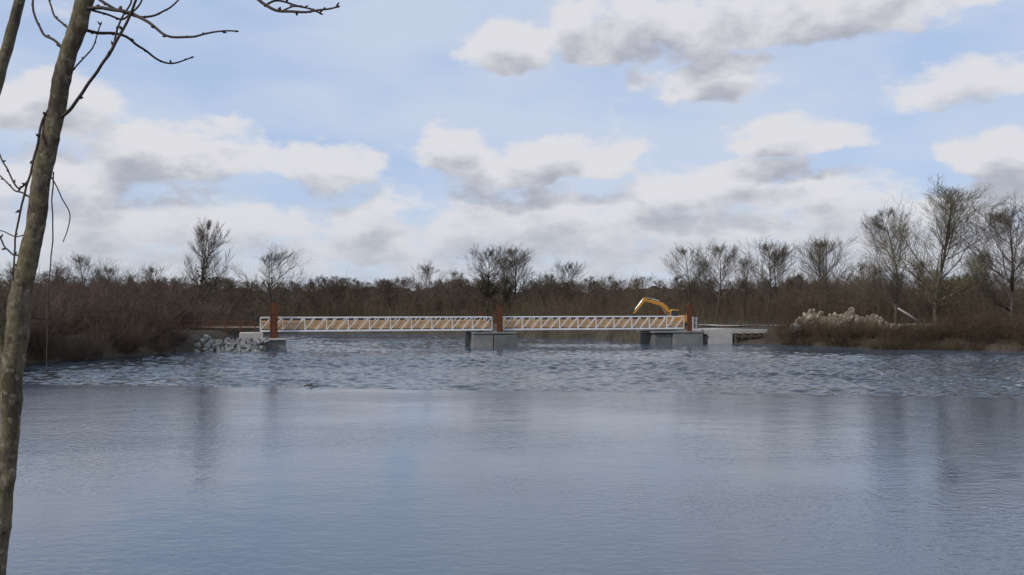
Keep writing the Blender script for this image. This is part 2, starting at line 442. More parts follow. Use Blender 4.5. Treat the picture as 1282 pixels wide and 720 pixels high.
wm.materials.append(m)
top(add_obj("river_water",wm),"broad blue-grey river spilling over a low weir","river",kind="structure")

# ------------------------------------------------------------------ tree generator
def gen_tree(seed,H,spread=.38,lmax=3,trunk_r=None,up=.25,k=(2,1.6,1.5,1.3),start=.25,twig=.016,top_thin=.8,wob=.13):
    rr=random.Random(seed); T=[];C=[]
    tr=trunk_r or H*.015
    def rv(): return Vector((rr.uniform(-1,1),rr.uniform(-1,1),rr.uniform(-1,1)))
    NS=(12,6,5,3,2)
    def grow(p,d,Ln,r,lev):
        n=NS[lev]; st=Ln/n
        for i in range(n):
            f=(i+1)/n
            d=(d+rv()*(.07 if lev==0 else wob)+Vector((0,0,up*.3 if lev else .05))).normalized()
            q=p+d*st; r2=max(r*(1-top_thin*f),twig*.7) if lev<2 else max(r*(1-.6*f),twig*.5)
            r1=max(r*(1-top_thin*(f-1/n)),twig*.7) if lev<2 else max(r*(1-.6*(f-1/n)),twig*.5)
            (T if lev<2 else C).append((*p,*q,r1,r2))
            p=q
            if lev<lmax and (lev>0 or f>start):
                kk=k[lev]; c=int(kk)+(rr.random()<kk-int(kk))
                for _ in range(c):
                    ax=(rv()).normalized(); side=(ax-d*ax.dot(d)).normalized()
                    ang=rr.uniform(.5,.95) if lev==0 else rr.uniform(.3,.75)
                    nd=(d*math.cos(ang)+side*math.sin(ang)).normalized()
                    if lev==0:
                        shape=math.sin(math.pi*min(1,max(.12,(f-start)/(1-start)*.8+.2)))*.8+.25
                        nl=H*spread*shape*rr.uniform(.7,1.15)
                    else: nl=Ln*(.62-.25*f)*rr.uniform(.6,1.2)+.1
                    grow(q,nd,nl,max(r2*.5,twig),lev+1)
    grow(Vector((0,0,-.3)),Vector((rr.uniform(-.06,.06),rr.uniform(-.06,.06),1)).normalized(),H*.93,tr,0)
    return T,C

def leaf_cards(centers,n,rad,size,rng):
    c=centers[rng.integers(0,len(centers),n)]+rng.normal(0,rad,(n,3))
    a=rng.normal(0,1,(n,3)); a/=np.linalg.norm(a,axis=1,keepdims=True)
    b_=np.cross(a,rng.normal(0,1,(n,3))); b_/=np.linalg.norm(b_,axis=1,keepdims=True)
    s=(size*rng.uniform(.5,1.3,n))[:,None]
    V=np.stack([c-a*s,c+b_*s*.6,c+a*s,c-b_*s*.6],1).reshape(-1,3)
    F_=(np.arange(n)*4)[:,None]+np.array([[0,1,2,3]])
    return V,F_

VAR={}
def tree_variant(key,seed,H,mt,ivy=0,moss=0,**kw):
    T,C=gen_tree(seed,H,**kw)
    v,f=seg_arrays(T,6); tm=np_mesh("trunk",v,f,M_bark,True)
    v,f=seg_arrays(C,3); cm=np_mesh("crown",v,f,mt,False)
    zmax=float(np.percentile(v[:,2],99.5))
    extra=None; rng=np.random.default_rng(seed)
    Ta=np.array(T)
    if ivy:
        m_=Ta[(Ta[:,5]<H*.66)&(Ta[:,6]>.03)]
        if len(m_)<3: m_=Ta
        v,f=leaf_cards(m_[:,3:6],ivy,H*.02,.13,rng); extra=np_mesh("ivy",v,f,M_ivy)
    if moss:
        Ca=np.array(C); mm=Ca[Ca[:,5]<H*.55]
        v,f=leaf_cards(mm[:,3:6],moss,.25,.06,rng); extra=np_mesh("catkins",v,f,M_moss)
    VAR[key]=(zmax,tm,cm,extra)
KK=(2.6,1.9,1.7,1.4)
tree_variant("a",1,12,M_twig,spread=.38,twig=.011,k=KK,trunk_r=.14)
tree_variant("b",2,12,M_twig,spread=.40,twig=.011,up=.3,k=KK,trunk_r=.14)
tree_variant("c",3,12,M_twig,spread=.24,twig=.012,up=.4,ivy=500,k=KK,trunk_r=.14)
tree_variant("d",4,12,M_twig,spread=.38,twig=.011,ivy=1500,k=KK,trunk_r=.14)
tree_variant("e",5,12,M_twig,spread=.36,twig=.011,up=.25,k=KK,trunk_r=.14)
KR=(2.4,1.7,1.5,1.3)
tree_variant("r1",11,15,M_twig_y,spread=.36,lmax=4,twig=.008,moss=3000,k=KR,start=.12,trunk_r=.19)
tree_variant("r2",12,15,M_twig_d,spread=.32,lmax=4,twig=.008,k=KR,start=.15,up=.3,trunk_r=.18)
tree_variant("r3",13,15,M_twig_d,spread=.40,lmax=4,twig=.008,k=KR,start=.15,trunk_r=.18)

def place_tree(key,px,topy,dist,label,cat="tree",group=None,widen=1.0,rot=None):
    H,tm,cm,ex=VAR[key]
    x=(px-641)/F*dist; gz=gz1(x,dist)
    zt=HC+(385-topy)/F*dist
    s=(zt-gz)/H
    e=empty("bare_tree",(x,dist,gz-.1),(0,0,rot if rot is not None else random.uniform(0,6.28)))
    e.scale=(s*widen,s*widen,s)
    top(e,label,cat,group)
    add_obj("trunk",tm,e); add_obj("crown",cm,e)
    if ex: add_obj(ex.name.split('.')[0],ex,e)
LB="bare leafless deciduous tree in front of the woods"
LI="bare tree with dark ivy clinging to its limbs"
G="bare trees along the river banks"
for key,px,ty,d,l,wd in [
 ("c",249,275,112,"tall narrow bare tree behind the reddish thicket",1.05),
 ("a",342,308,150,"rounded bare tree standing above the woods",1.5),
 ("b",103,316,100,"spreading bare tree rising behind reddish shrubs",1.3),("a",75,328,104,LB,1.2),("e",140,330,110,LB,1.2),
 ("e",195,330,130,LB,1.1),("a",165,338,125,LB,1.1),
 ("a",532,326,190,LB,1.4),("e",568,336,190,LB,1.1),
 ("d",608,306,172,"tall bare tree thick with dark ivy",1.35),("e",641,305,172,LB,1.55),("d",632,318,172,LI,1.2),
 ("d",709,325,185,LI,1.3),("e",680,340,190,LB,1.0),("b",760,343,190,LB,1.2),("e",800,345,190,LB,1.1),
 ("b",862,306,160,LB,1.25),("e",896,301,158,LB,1.35),("a",880,318,160,LB,1.1),("a",930,316,160,LB,1.1),
 ("e",958,298,155,LB,1.45),("a",975,304,155,LB,1.3),("b",1028,298,150,LB,1.2),("e",1042,294,152,LB,1.4),
 ("a",1075,322,140,LB,1.3),
 ("r2",1120,260,112,"slender bare tree beside the rubble heap",1.1),
 ("r1",1172,227,98,"tall bare willow with yellowish twigs on the bank",1.45),
 ("r3",1266,252,96,"broad bare tree close to the water's edge",1.45),
 ("r2",1340,240,98,LB,1.1),("a",1100,324,125,LB,1.1),("e",1150,322,125,LB,1.2),("b",1232,312,125,LB,1.3),("a",1285,312,120,LB,1.2),("a",20,328,100,LB,1.3),("e",-30,328,95,LB,1.3),("b",50,338,108,LB,1.2),("a",285,343,150,LB,1.2)]:
    place_tree(key,px,ty,d,l,group=G,widen=wd)

# ------------------------------------------------------------------ far wood (one mass)
wv=[];wf=[];off=0
protos=[]
for sdx in range(6):
    T,C=gen_tree(40+sdx,9,spread=.34,lmax=3,k=(1.9,1.3,1.0,1),twig=.014,up=.2,start=.1,trunk_r=.07)
    protos.append(seg_arrays(T+C,3))
def add_np(v,f):
    global off
    wv.append(v); wf.append(f+off); off+=len(v)
rg=np.random.default_rng(5)
def wood_trees(n,x0,x1,y0,y1,hs):
    for i in range(n):
        y=rg.uniform(y0,y1); x=rg.uniform(x0,x1)*(y/((y0+y1)/2))
        v,f=protos[rg.integers(0,6)]; a=rg.uniform(0,6.28); s_=rg.uniform(*hs)/9
        c_,s2=math.cos(a),math.sin(a)
        q=v@np.array([[c_,s2,0],[-s2,c_,0],[0,0,1]])*np.array([s_*1.5,s_*1.5,s_])
        add_np(q+np.array([x,y,gz1(x,y)]),f)
wood_trees(240,-125,115,178,218,(7.6,8.9))
wood_trees(60,-70,-37,105,150,(5,6.3))
wood_trees(90,45,125,125,160,(5.8,8.0))
V=np.concatenate(wv); Fq=np.concatenate(wf)
top(add_obj("distant_woods",np_mesh("distant_woods",V,Fq,M_wood)),"brown leafless woods closing off the far bank","woods",kind="stuff")
xs=np.arange(-260,260,.9); nr=30
def thicket(x,yb,h,seed,depth=14):
    u=np.linspace(0,1,nr); XX,U=np.meshgrid(x,u); XX=XX.ravel();U=U.ravel()
    yy=yb+U*depth; prof=np.sin(np.pi*np.clip(U,0,1))**.35
    hh=h*(.80+.3*vnoise(XX,yy,9,seed)+.25*(vnoise(XX,yy,2.2,seed+1)-.5)+.2*(vnoise(XX,yy,.9,seed+2)-.5))
    yy=yy+(vnoise(XX,hh*3,1.5,seed+3)-.5)*1.5
    gz=ground_z(XX,yy)
    return np.stack([XX,yy,gz-.3+prof*hh],1),gridfaces(len(x),nr)
v1,f1=thicket(xs,222,7.1,20); 
top(add_obj("wood_understorey",np_mesh("wood_understorey",v1,f1,M_woodb)),"dense dark brushwood under the woods","woods",kind="stuff")

def scrub(n,xf,yf,hlo,hhi,rad,seed,sides=3,sub=5,lean=.2,sdv_=.4):
    r=np.random.default_rng(seed); x=xf(r,n); y=yf(r,n,x); 
    keep=sdist(x,y)>.2; x=x[keep]; y=y[keep]; n=len(x)
    gz=ground_z(x,y); H=r.uniform(hlo,hhi,n)*(.4+1.05*vnoise(x,y,4,seed)); p=np.stack([x,y,gz-.1],1)
    d=np.stack([r.normal(0,lean,n),r.normal(0,lean,n),np.ones(n)],1); d/=np.linalg.norm(d,axis=1,keepdims=True)
    out=[]
    nseg=3
    for i in range(nseg):
        dd=d+r.normal(0,.10,(n,3)); dd/=np.linalg.norm(dd,axis=1,keepdims=True)
        q=p+dd*(H/nseg)[:,None]
        r0=rad*(1-.28*i); r1=rad*(1-.28*(i+1))
        out.append(np.concatenate([p,q,np.full((n,1),r0),np.full((n,1),r1)],1))
        for _ in range(sub):
            t_=r.uniform(0,1,(n,1)); o=p+(q-p)*t_
            sdn=dd+r.normal(0,sdv_,(n,3)); sdn/=np.linalg.norm(sdn,axis=1,keepdims=True)
            ln=(H*r.uniform(.12,.32,n))[:,None]
            out.append(np.concatenate([o,o+sdn*ln,np.full((n,1),rad*.55),np.full((n,1),rad*.25)],1))
        p=q; d=dd
    return seg_arrays(np.concatenate(out),sides)
parts=[]
parts.append(scrub(3400,lambda r,n:r.uniform(-150,135,n),lambda r,n,x:r.uniform(160,185,n),3.5,6.4,.028,31,lean=.28,sdv_=.6))
parts.append(scrub(1300,lambda r,n:r.uniform(-60,30,n),lambda r,n,x:r.uniform(152,160,n),1.2,3.2,.026,32,sdv_=.6))
parts.append(scrub(2000,lambda r,n:r.uniform(40,125,n),lambda r,n,x:r.uniform(122,140,n),3,6.2,.022,33,lean=.28,sdv_=.6))
parts.append(scrub(1200,lambda r,n:r.uniform(-80,-38,n),lambda r,n,x:r.uniform(95,140,n),2.5,5.0,.024,34,sdv_=.6))
parts.append(scrub(900,lambda r,n:r.uniform(0,45,n),lambda r,n,x:r.uniform(125,142,n),1.5,4.0,.022,35,sdv_=.6))
V=[];Fs=[];o_=0
for v,f in parts: V.append(v);Fs.append(f+o_);o_+=len(v)
top(add_obj("scrub_undergrowth",np_mesh("scrub_undergrowth",np.concatenate(V),np.concatenate(Fs),M_scrub)),"tangled brown leafless undergrowth along the banks","undergrowth",kind="stuff")
v,f=scrub(2400,lambda r,n:r.uniform(31,75,n),lambda r,n,x:83+r.uniform(0,1,n)**1.3*(22-(x<47)*6),.5,2.4,.019,36,lean=.5,sdv_=.9)
top(add_obj("bramble_thicket",np_mesh("bramble_thicket",v,f,M_olive)),"low brown bramble tangle at the water's edge","undergrowth",kind="stuff")

# ------------------------------------------------------------------ shrubs (individuals)
def shrub_mesh(seed,n,H,rad,mat,spread=.30,r=.014,side=.32,lo=.35):
    q=np.random.default_rng(seed); out=[]
    a=q.uniform(0,6.28,n); rr=rad*.5*np.sqrt(q.uniform(0,1,n)); p=np.stack([np.cos(a)*rr,np.sin(a)*rr,np.full(n,-.2)],1)
    rn=rr/(rad*.5)
    d=np.stack([np.cos(a)*rn*spread*1.3,np.sin(a)*rn*spread*1.3,np.ones(n)],1)+q.normal(0,.13,(n,3))
    d/=np.linalg.norm(d,axis=1,keepdims=True); Hh=H*(lo+(1.1-lo)*q.uniform(0,1,n)**1.3)
    for i in range(4):
        dd=d+q.normal(0,.10,(n,3)); dd/=np.linalg.norm(dd,axis=1,keepdims=True)
        e=p+dd*(Hh/4)[:,None]
        out.append(np.concatenate([p,e,np.full((n,1),r*(1-.2*i)),np.full((n,1),r*(1-.2*(i+1)))],1))
        for _ in range(4):
            o=p+(e-p)*q.uniform(0,1,(n,1)); s3=dd+q.normal(0,side,(n,3)); s3/=np.linalg.norm(s3,axis=1,keepdims=True)
            out.append(np.concatenate([o,o+s3*(Hh*q.uniform(.08,.24,n))[:,None],np.full((n,1),r*.55),np.full((n,1),r*.25)],1))
        p=e; d=dd
    v,f=seg_arrays(np.concatenate(out),3); return np_mesh("shrub",v,f,mat)
RS=[shrub_mesh(60+i,130,4.7,2.6,M_red,r=.017,side=.75,spread=.42) for i in range(5)]
BS=[shrub_mesh(70+i,120,2.6,2.4,M_olive,r=.017,spread=.75,side=.8,lo=.4) for i in range(4)]
r6=random.Random(3)
cnt=0
for i in range(600):
    x=r6.uniform(-54,-30.5); y=r6.uniform(62,104)
    dd=float(sdist(np.array([x]),np.array([y]))[0])
    if dd<.1 or dd>15 or x/y<-.64: continue
    if y>86 and x>-36: continue
    if cnt>=84: break
    cnt+=1
    o=add_obj("willow_shrub",r6.choice(RS),None,(x,y,gz1(x,y)),(0,0,r6.uniform(0,6)))
    near=1 if dd>2.5 else .65
    sc=r6.uniform(.55,1.2)*near*(1.05 if x<-36 else .80); o.scale=(sc*1.15,sc*1.15,sc)
    top(o,"dense reddish-brown leafless shrub on the river bank","shrub","reddish shrubs on the bank")
cnt=0
for i in range(1800):
    x=r6.uniform(31,64); y=r6.uniform(82,112)
    dd=float(sdist(np.array([x]),np.array([y]))[0])
    if dd<-.3 or dd>9: continue
    if x<46 and dd>4.5: continue
    if cnt>=115: break
    cnt+=1
    o=add_obj("brown_shrub",r6.choice(BS),None,(x,y,gz1(x,y)),(0,0,r6.uniform(0,6)))
    sc=r6.uniform(.3,1.3)*(.82 if x<46 else 1.0); o.scale=(sc*1.1,sc*1.1,sc)
    top(o,"low tangled brown shrub overhanging the water","shrub","brown shrubs on the bank")

r=np.random.default_rng(8)
n=120000; x=np.concatenate([r.uniform(-70,110,n),r.uniform(-30,30,9000)]); y=np.concatenate([r.uniform(56,150,n),r.uniform(-6,8,9000)])
d=sdist(x,y); k=(d>.0)&(d<11)&((np.abs(x)>1.5)|(y>20)); k&=~((x>20)&(x<30)&(y<112)); k&=~((x>30)&(y>20)&(r.uniform(0,1,len(x))<.7)); x=x[k];y=y[k];n=len(x)
hh=r.uniform(.2,.7,n)*(.4+vnoise(x,y,4,40)); hh=np.where(y<20,hh*.5,hh)
gz=ground_z(x,y); a=r.uniform(0,6.28,n); wd=np.where(y<20,.006,r.uniform(.02,.05,n))
b0=np.stack([x-np.cos(a)*wd,y-np.sin(a)*wd,gz-.05],1); b1=np.stack([x+np.cos(a)*wd,y+np.sin(a)*wd,gz-.05],1)
tp=np.stack([x+r.normal(0,.3,n)*hh,y+r.normal(0,.3,n)*hh,gz+hh],1)
V=np.stack([b0,b1,tp],1).reshape(-1,3); Fg=np.arange(3*n).reshape(-1,3)
top(add_obj("bank_grass",np_mesh("bank_grass",V,Fg,M_grass)),"tufts of dead straw-coloured grass on the banks","grass",kind="stuff")

# ------------------------------------------------------------------ bridge
bx,by=-25.9,91.0; ang=math.atan2(13,47.8); ca,sa=math.cos(ang),math.sin(ang)
def s_of(px):
    k=(px-641)/F; return (k*by-bx)/(ca-k*sa)
bridge=empty("footbridge",(bx,by,0),(0,0,ang))
top(bridge,"long low footbridge with silvery lattice sides and timber boarding","bridge")
zb,zt=1.58,2.95
def span(s0,s1,back=2.6):
    a=Acc(); a.box(((s0+s1)/2,back/2,zb+.10),(s1-s0,back-.2,.16)); 
    for i in range(int((s1-s0)/2.2)+1): a.box((s0+.3+i*2.2,back/2,zb-.06),(.14,back-.25,.14))
    add_obj("deck",a.mesh("deck",M_timb),bridge)
    nb=max(3,round((s1-s0)/1.1)); nb+=nb%2; st=(s1-s0)/nb
    for yy in (0.0,back):
        a=Acc()
        a.bar((s0,yy,zb),(s1,yy,zb),.13,.18); a.bar((s0,yy,zt),(s1,yy,zt),.11,.12)
        for i in range(0,nb+1,2):
            xx=s0+i*st; a.box((xx,yy,(zb+zt)/2),(.07,.07,zt-zb-.1))
        for i in range(nb):
            x0=s0+i*st; x1=x0+st*.92
            a.bar((x0,yy,zb+.08),(x1,yy,zt-.06),.05,.085)
        add_obj("lattice_truss",a.mesh("lattice_truss",M_alu),bridge)
    for y3,nbd in ((.16,4),(back-.16,5)):
        a=Acc()
        for j in range(nbd):
            a.box(((s0+s1)/2,y3,zb+.20+j*.19),(s1-s0-.1,.03,.165))
        add_obj("timber_boarding",a.mesh("timber_boarding",M_plank),bridge)
sL0,sL1=s_of(326),s_of(616); sR0,sR1=s_of(630),s_of(856)
span(sL0,sL1); span(sR0,sR1)
def pier(p0,p1,z0,z1,y0,y1,mat,name="pier",label=None):
    s0,s1=s_of(p0),s_of(p1); a=Acc(); a.box(((s0+s1)/2,(y0+y1)/2,(z0+z1)/2),(s1-s0,y1-y0,z1-z0))
    o=bevel(add_obj(name,a.mesh(name,mat),bridge),.04)
    if label: o["label"]=label
pier(591,616,-1.8,1.1,-.6,3.6,M_conc); pier(617,645,-1.8,1.0,-.9,3.4,M_concd,label="darker concrete pier block")
pier(590,645,1.11,1.32,-.7,3.3,M_conc,"pier_cap")
pier(817,838,-1.8,.95,-.6,3.6,M_concd); pier(839,876,-1.8,1.05,-.8,4.0,M_conc)
pier(814,878,1.06,1.26,-.9,4.0,M_conc,"pier_cap")
pier(322,358,-1.5,.65,-.9,3.4,M_conc); pier(318,360,.66,.86,-1.2,3.6,M_concl,"pier_cap")
pier(300,330,.8,1.40,-.4,3.6,M_concl,"abutment")
def pile(px,y,z0,z1,wd):
    s=s_of(px); a=Acc()
    w2=wd/2; t=.06
    for (cx_,cy_,dx,dy) in ((0,-w2,wd,t),(-w2,0,t,wd-t*1.1),(w2,0,t,wd-t*1.1),(0,w2,wd,t)):
        a.box((s+cx_,y+cy_,(z0+z1)/2),(dx,dy,z1-z0))
    for sx_ in (-1,1): a.box((s+sx_*(w2+.09),y-w2,(z0+z1)/2-.1),(.12,.05,z1-z0-.2))
    a.box((s,y,z1+.02),(wd+.1,wd+.1,.03))
    add_obj("steel_pile",a.mesh("steel_pile",M_rust),bridge)
pile(343,-.75,.86,4.5,.46); pile(344,3.3,-1.5,4.4,.4)
pile(624,-.45,1.32,4.15,.34)
pile(609,3.0,-1.5,3.6,.3)
pile(860,-.5,1.26,4.3,.32); pile(846,4.3,0,3.7,.3)
a=Acc()
for px in (864,868,872): a.box((s_of(px),.1,2.15),(.12,.12,1.5))
a.bar((s_of(862),.1,2.7),(s_of(874),.1,2.7),.06,.1); a.bar((s_of(862),.1,2.2),(s_of(874),.1,2.2),.06,.1)
add_obj("end_railing",a.mesh("end_railing",M_alu),bridge)

q=empty("quay_wall",(bx,by,0),(0,0,ang)); top(q,"pale concrete quay ramp edged by dark timber piles","quay")
s0,s1=s_of(882),s_of(960)
a=Acc(); a.prism([(s0,.85),(s1-.1,.9),(s1-.1,1.38),(s0+2.5,1.50),(s0,1.4)],-.3,5.0)
bevel(add_obj("slab",a.mesh("slab",M_concl),q),.04)
a=Acc(); a.box(((s_of(884)+s_of(914))/2,.85,-.35),(s_of(914)-s_of(884),2.8,2.38)); bevel(add_obj("footing",a.mesh("footing",M_concl),q),.05)
for px in (919,929,939,949,958): 
    a=Acc(); a.tube([(s_of(px),-.45,-1.5),(s_of(px),-.42,1.0)],.2,10)
    add_obj("timber_pile",a.mesh("timber_pile",M_timb),q)
a=Acc(); a.box(((s_of(915)+s_of(959))/2,-.15,-.25),(s_of(959)-s_of(915),.12,2.1)); add_obj("timber_lagging",a.mesh("timber_lagging",M_timb),q)
a=Acc(); a.bar((s_of(916),-.75,.6),(s_of(960),-.75,.6),.14,.26); add_obj("waling",a.mesh("waling",M_timb),q)

f=empty("approach_railing",(-36,92,0),(0,0,R(4))); top(f,"thin rusty brown railing beside the bridge approach","railing")
X0,X1=0.0,9.2
for k in range(7):
    a=Acc(); a.box((X0+k*(X1-X0)/6,0,1.9),(.09,.09,1.5)); add_obj("post",a.mesh("post",M_rust),f)
for zz in (2.6,2.15):
    a=Acc(); a.bar((X0,-.07,zz),(X1,-.07,zz),.05,.08); add_obj("rail",a.mesh("rail",M_rust),f)
f=empty("timber_barrier",(-37,97,0),(0,0,R(2))); top(f,"low brown timber barrier behind the railing","barrier")
a=Acc(); a.bar((0,0,1.85),(9.5,0,1.85),.06,.16)
add_obj("board",a.mesh("board",M_rubs),f)
a=Acc()
for k in range(6): a.box((.2+k*1.8,.08,1.55),(.1,.1,.9))
add_obj("post",a.mesh("post",M_timb),f)

# ------------------------------------------------------------------ boulders
def boulder_mesh(seed,mat):
    import bmesh
    bm=bmesh.new(); bmesh.ops.create_icosphere(bm,subdivisions=2,radius=.5); rr=random.Random(seed)
    o=Vector((seed*3.1,seed*1.7,0)); sc=Vector((rr.uniform(.8,1.3),rr.uniform(.8,1.2),rr.uniform(.55,.9)))
    pl=[Vector((rr.uniform(-1,1),rr.uniform(-1,1),rr.uniform(-1,1))).normalized() for _ in range(9)]
    for v in bm.verts:
        for p in pl:
            dd=v.co.dot(p)-.36
            if dd>0: v.co-=p*dd
        v.co*=1+.25*mnoise.noise(v.co*2.5+o); v.co=Vector((v.co.x*sc.x,v.co.y*sc.y,v.co.z*sc.z))
    me=bpy.data.meshes.new("boulder"); bm.to_mesh(me); bm.free(); me.materials.append(mat); return me
BR=[boulder_mesh(i,M_rock) for i in range(6)]; BY=[boulder_mesh(20+i,M_rubs) for i in range(6)]
rb=random.Random(12)
for i in range(190):
    x=rb.uniform(-30.6,-24.6); t_=rb.random(); y=89.8-t_*4.6+ (x+27)*.15
    gz=gz1(x,y); zz=max(gz,.75-t_*1.3)
    o=add_obj("boulder",rb.choice(BR),None,(x,y,zz+rb.uniform(-.05,.10)),(rb.uniform(0,6),rb.uniform(0,6),rb.uniform(0,6)))
    s_=rb.uniform(.22,.68); o.scale=(s_,s_,s_)
    top(o,"pale grey riprap boulder beside the bridge abutment","boulder","riprap boulders at the abutment")
hx,hy=39.6,105
hv=[];nx_,ny_=60,30
for j in range(ny_):
    for i in range(nx_):
        x=hx-8+16*i/(nx_-1); y=hy-2.8+5.6*j/(ny_-1)
        u=(x-hx)/7.6; v=(y-hy)/2.6; h=max(0,1-u*u-v*v)
        h=h**.6*2.9*(.66+1.0*mnoise.noise(Vector((x*.55,y*.6,3))))+.15*mnoise.noise(Vector((x*2,y*2,0)))
        hv.append((x,y,gz1(x,y)-.1+h))
top(add_obj("rubble_heap",np_mesh("rubble_heap",np.array(hv),gridfaces(nx_,ny_),M_rubble)),"long heap of sandy rubble on the bank","rubble heap",kind="stuff")
hva=np.array(hv)
for i in range(260):
    for _ in range(20):
        p=hva[rb.randrange(len(hva))]
        if ((p[0]-hx)/7.6)**2+((p[1]-hy)/2.6)**2<1: break
    o=add_obj("rubble_block",rb.choice(BY),None,(p[0],p[1],p[2]+.08),(rb.uniform(0,6),rb.uniform(0,6),rb.uniform(0,6)))
    s_=rb.uniform(.25,.5)*(1.9 if rb.random()<.22 else 1); o.scale=(s_,s_,s_)
    top(o,"broken sandy stone block on the rubble heap","stone","stones on the rubble heap")
p=P(996,400,103); p.z=gz1(p.x,p.y)+.7; o=add_obj("large_boulder",BR[1],None,p,(0,0,1)); o.scale=(1.8,1.5,2.0); top(o,"large pale boulder at the end of the rubble heap","boulder")
a=Acc(); a.tube([P(1152,405,99),P(1137,394,99),P(1124,386,99)],[.14,.12,.09],8)
top(add_obj("leaning_log",a.mesh("leaning_log",M_concl,True)),"bleached log leaning beside the rubble heap","log")

a=Acc(); c=P(387,482.5,45.0)
a.tube([c+Vector((-.25,0,-.04)),c+Vector((-.05,.02,.03)),c+Vector((.2,0,.03))],[.03,.05,.03],8)
a.tube([c+Vector((.05,.0,.0)),c+Vector((.16,.05,.12))],[.03,.015],6)
top(add_obj("driftwood",a.mesh("driftwood",M_timb,True)),"small dark piece of driftwood caught on the weir","driftwood")

# ------------------------------------------------------------------ excavator
ex_y=113.0; exx=(846-641)/F*ex_y
ex=empty("excavator",(exx,ex_y,1.15),(0,0,R(6))); top(ex,"ochre tracked excavator with its arm reaching over the bank","excavator")
ex.scale=(.97,.97,.97)
def part(name,a,mat,parent=ex,bv=.03):
    o=add_obj(name,a.mesh(name,mat),parent)
    if bv: bevel(o,bv)
    return o
for yy in (-.95,.95):
    a=Acc(); prof=[(-1.6,.25),(-1.45,.06),(-1.2,0),(1.2,0),(1.45,.06),(1.6,.25),(1.6,.5),(1.4,.72),(1.15,.78),(-1.15,.78),(-1.4,.72),(-1.6,.5)]
    a.prism(prof,yy-.25,yy+.25)
    for i in range(14): a.box((-1.3+i*.2,yy,.79),(.09,.52,.05))
    part("track",a,M_blk,bv=.02)
a=Acc(); a.tube([(0,0,.75),(0,0,1.05)],.6,20); part("slew_ring",a,M_blk,bv=0)
a=Acc(); a.prism([(-1.0,1.05),(1.9,1.05),(1.95,1.35),(1.9,1.8),(1.3,1.92),(-.2,1.9),(-.3,1.6),(-1.0,1.55)],-1.15,1.15); part("body",a,M_yel,bv=.06)
a=Acc(); a.box((1.93,0,1.4),(.2,2.1,.65)); part("counterweight",a,M_blk,bv=.08)
a=Acc(); a.prism([(-1.15,1.56),(.1,1.56),(.1,2.65),(-.75,2.7),(-1.05,2.4),(-1.15,2.0)],-1.12,-.25); cab=part("cab",a,M_yel,bv=.04)
a=Acc(); a.box((-.45,-1.13,2.15),(.95,.03,.78)); part("window",a,M_glass,cab,0)
a=Acc(); a.bar((-1.16,-.68,2.02),(-1.09,-.68,2.38),.7,.03); part("window",a,M_glass,cab,0)
a=Acc(); a.prism([(-.6,1.45),(-.3,1.75),(-1.15,3.15),(-1.75,3.6),(-4.1,4.05),(-4.2,3.78),(-1.9,3.1),(-1.4,2.6)],.05,.35); part("boom",a,M_yel,bv=.03)
a=Acc(); a.prism([(-3.75,4.12),(-4.15,4.28),(-4.42,4.0),(-5.7,2.05),(-5.6,1.98),(-4.15,3.65)],.07,.31); part("stick",a,M_yel,bv=.03)
a=Acc(); a.prism([(-5.8,2.15),(-5.5,2.1),(-5.1,1.7),(-5.05,1.2),(-5.5,.95),(-5.25,1.45),(-5.6,1.75),(-6.0,1.6)],-.3,.65); part("bucket",a,M_blk,bv=.02)
for (p0,p1) in (((-.95,.2,1.6),(-2.0,.2,3.2)),((-2.2,.2,3.8),(-3.85,.2,4.22)),((-4.3,.2,4.05),(-5.4,.2,2.7))):
    a=Acc(); mid=Vector(p0).lerp(Vector(p1),.55); a.tube([p0,mid],.09,10); a.tube([mid,p1],.05,10); part("hydraulic_ram",a,M_chrome,bv=0)

# ------------------------------------------------------------------ foreground ash tree
TD=4.2
tr=[(-14,900,33),(-8,800,29),(-4,740,26),(2,680,23),(9,600,22),(15,540,22),(19,470,24),(23,410,27),(31,350,25),(42,285,22),(53,210,22),(64,150,21),(77,90,21),(91,40,21),(103,0,21),(118,-60,20),(150,-190,17),(165,-330,14),(190,-480,9),(200,-600,4)]
ft=empty("ash_tree",P(-14,960,TD)); 
top(ft,"slender leaning bare tree trunk with lichen-flecked bark","tree")
ftl=ft.location.copy()
ctr=[P(x,y,TD)-ftl for x,y,_ in tr]; rad=[w/2/F*TD for _,_,w in tr]
def resample(ps,rs,n):
    out=[];ro=[]
    for i in range(len(ps)-1):
        p0=ps[max(i-1,0)];p1=ps[i];p2=ps[i+1];p3=ps[min(i+2,len(ps)-1)]
        for k in range(n):
            t=k/n
            out.append(.5*((2*p1)+(p2-p0)*t+(2*p0-5*p1+4*p2-p3)*t*t+(3*p1-p0-3*p2+p3)*t**3)); ro.append(rs[i]*(1-t)+rs[i+1]*t)
    out.append(ps[-1]);ro.append(rs[-1]); return out,ro
gzt=gz1(ctr[0].x+ftl.x,TD)
base=Vector((ctr[0].x-.03,0,gzt-.15-ftl.z)); ctr=[base]+ctr; rad=[rad[0]*1.5]+rad
pc,pr=resample(ctr,rad,14)
pc=[p+Vector((mnoise.noise(p*4),mnoise.noise(p*4+Vector((5,5,5))),0))*.010 for p in pc]
a=Acc(); a.tube(pc,pr,36)
KN=[(22,598,.034),(1,570,.016),(34,420,.020),(50,255,.014),(90,118,.014),(60,222,.008),(98,30,.012),(25,500,.018),(42,345,.014),(10,660,.018),(66,170,.010),(14,445,.016)]
knots=[(P(x,y,TD-.02)-ftl,h) for x,y,h in KN]
n36=36
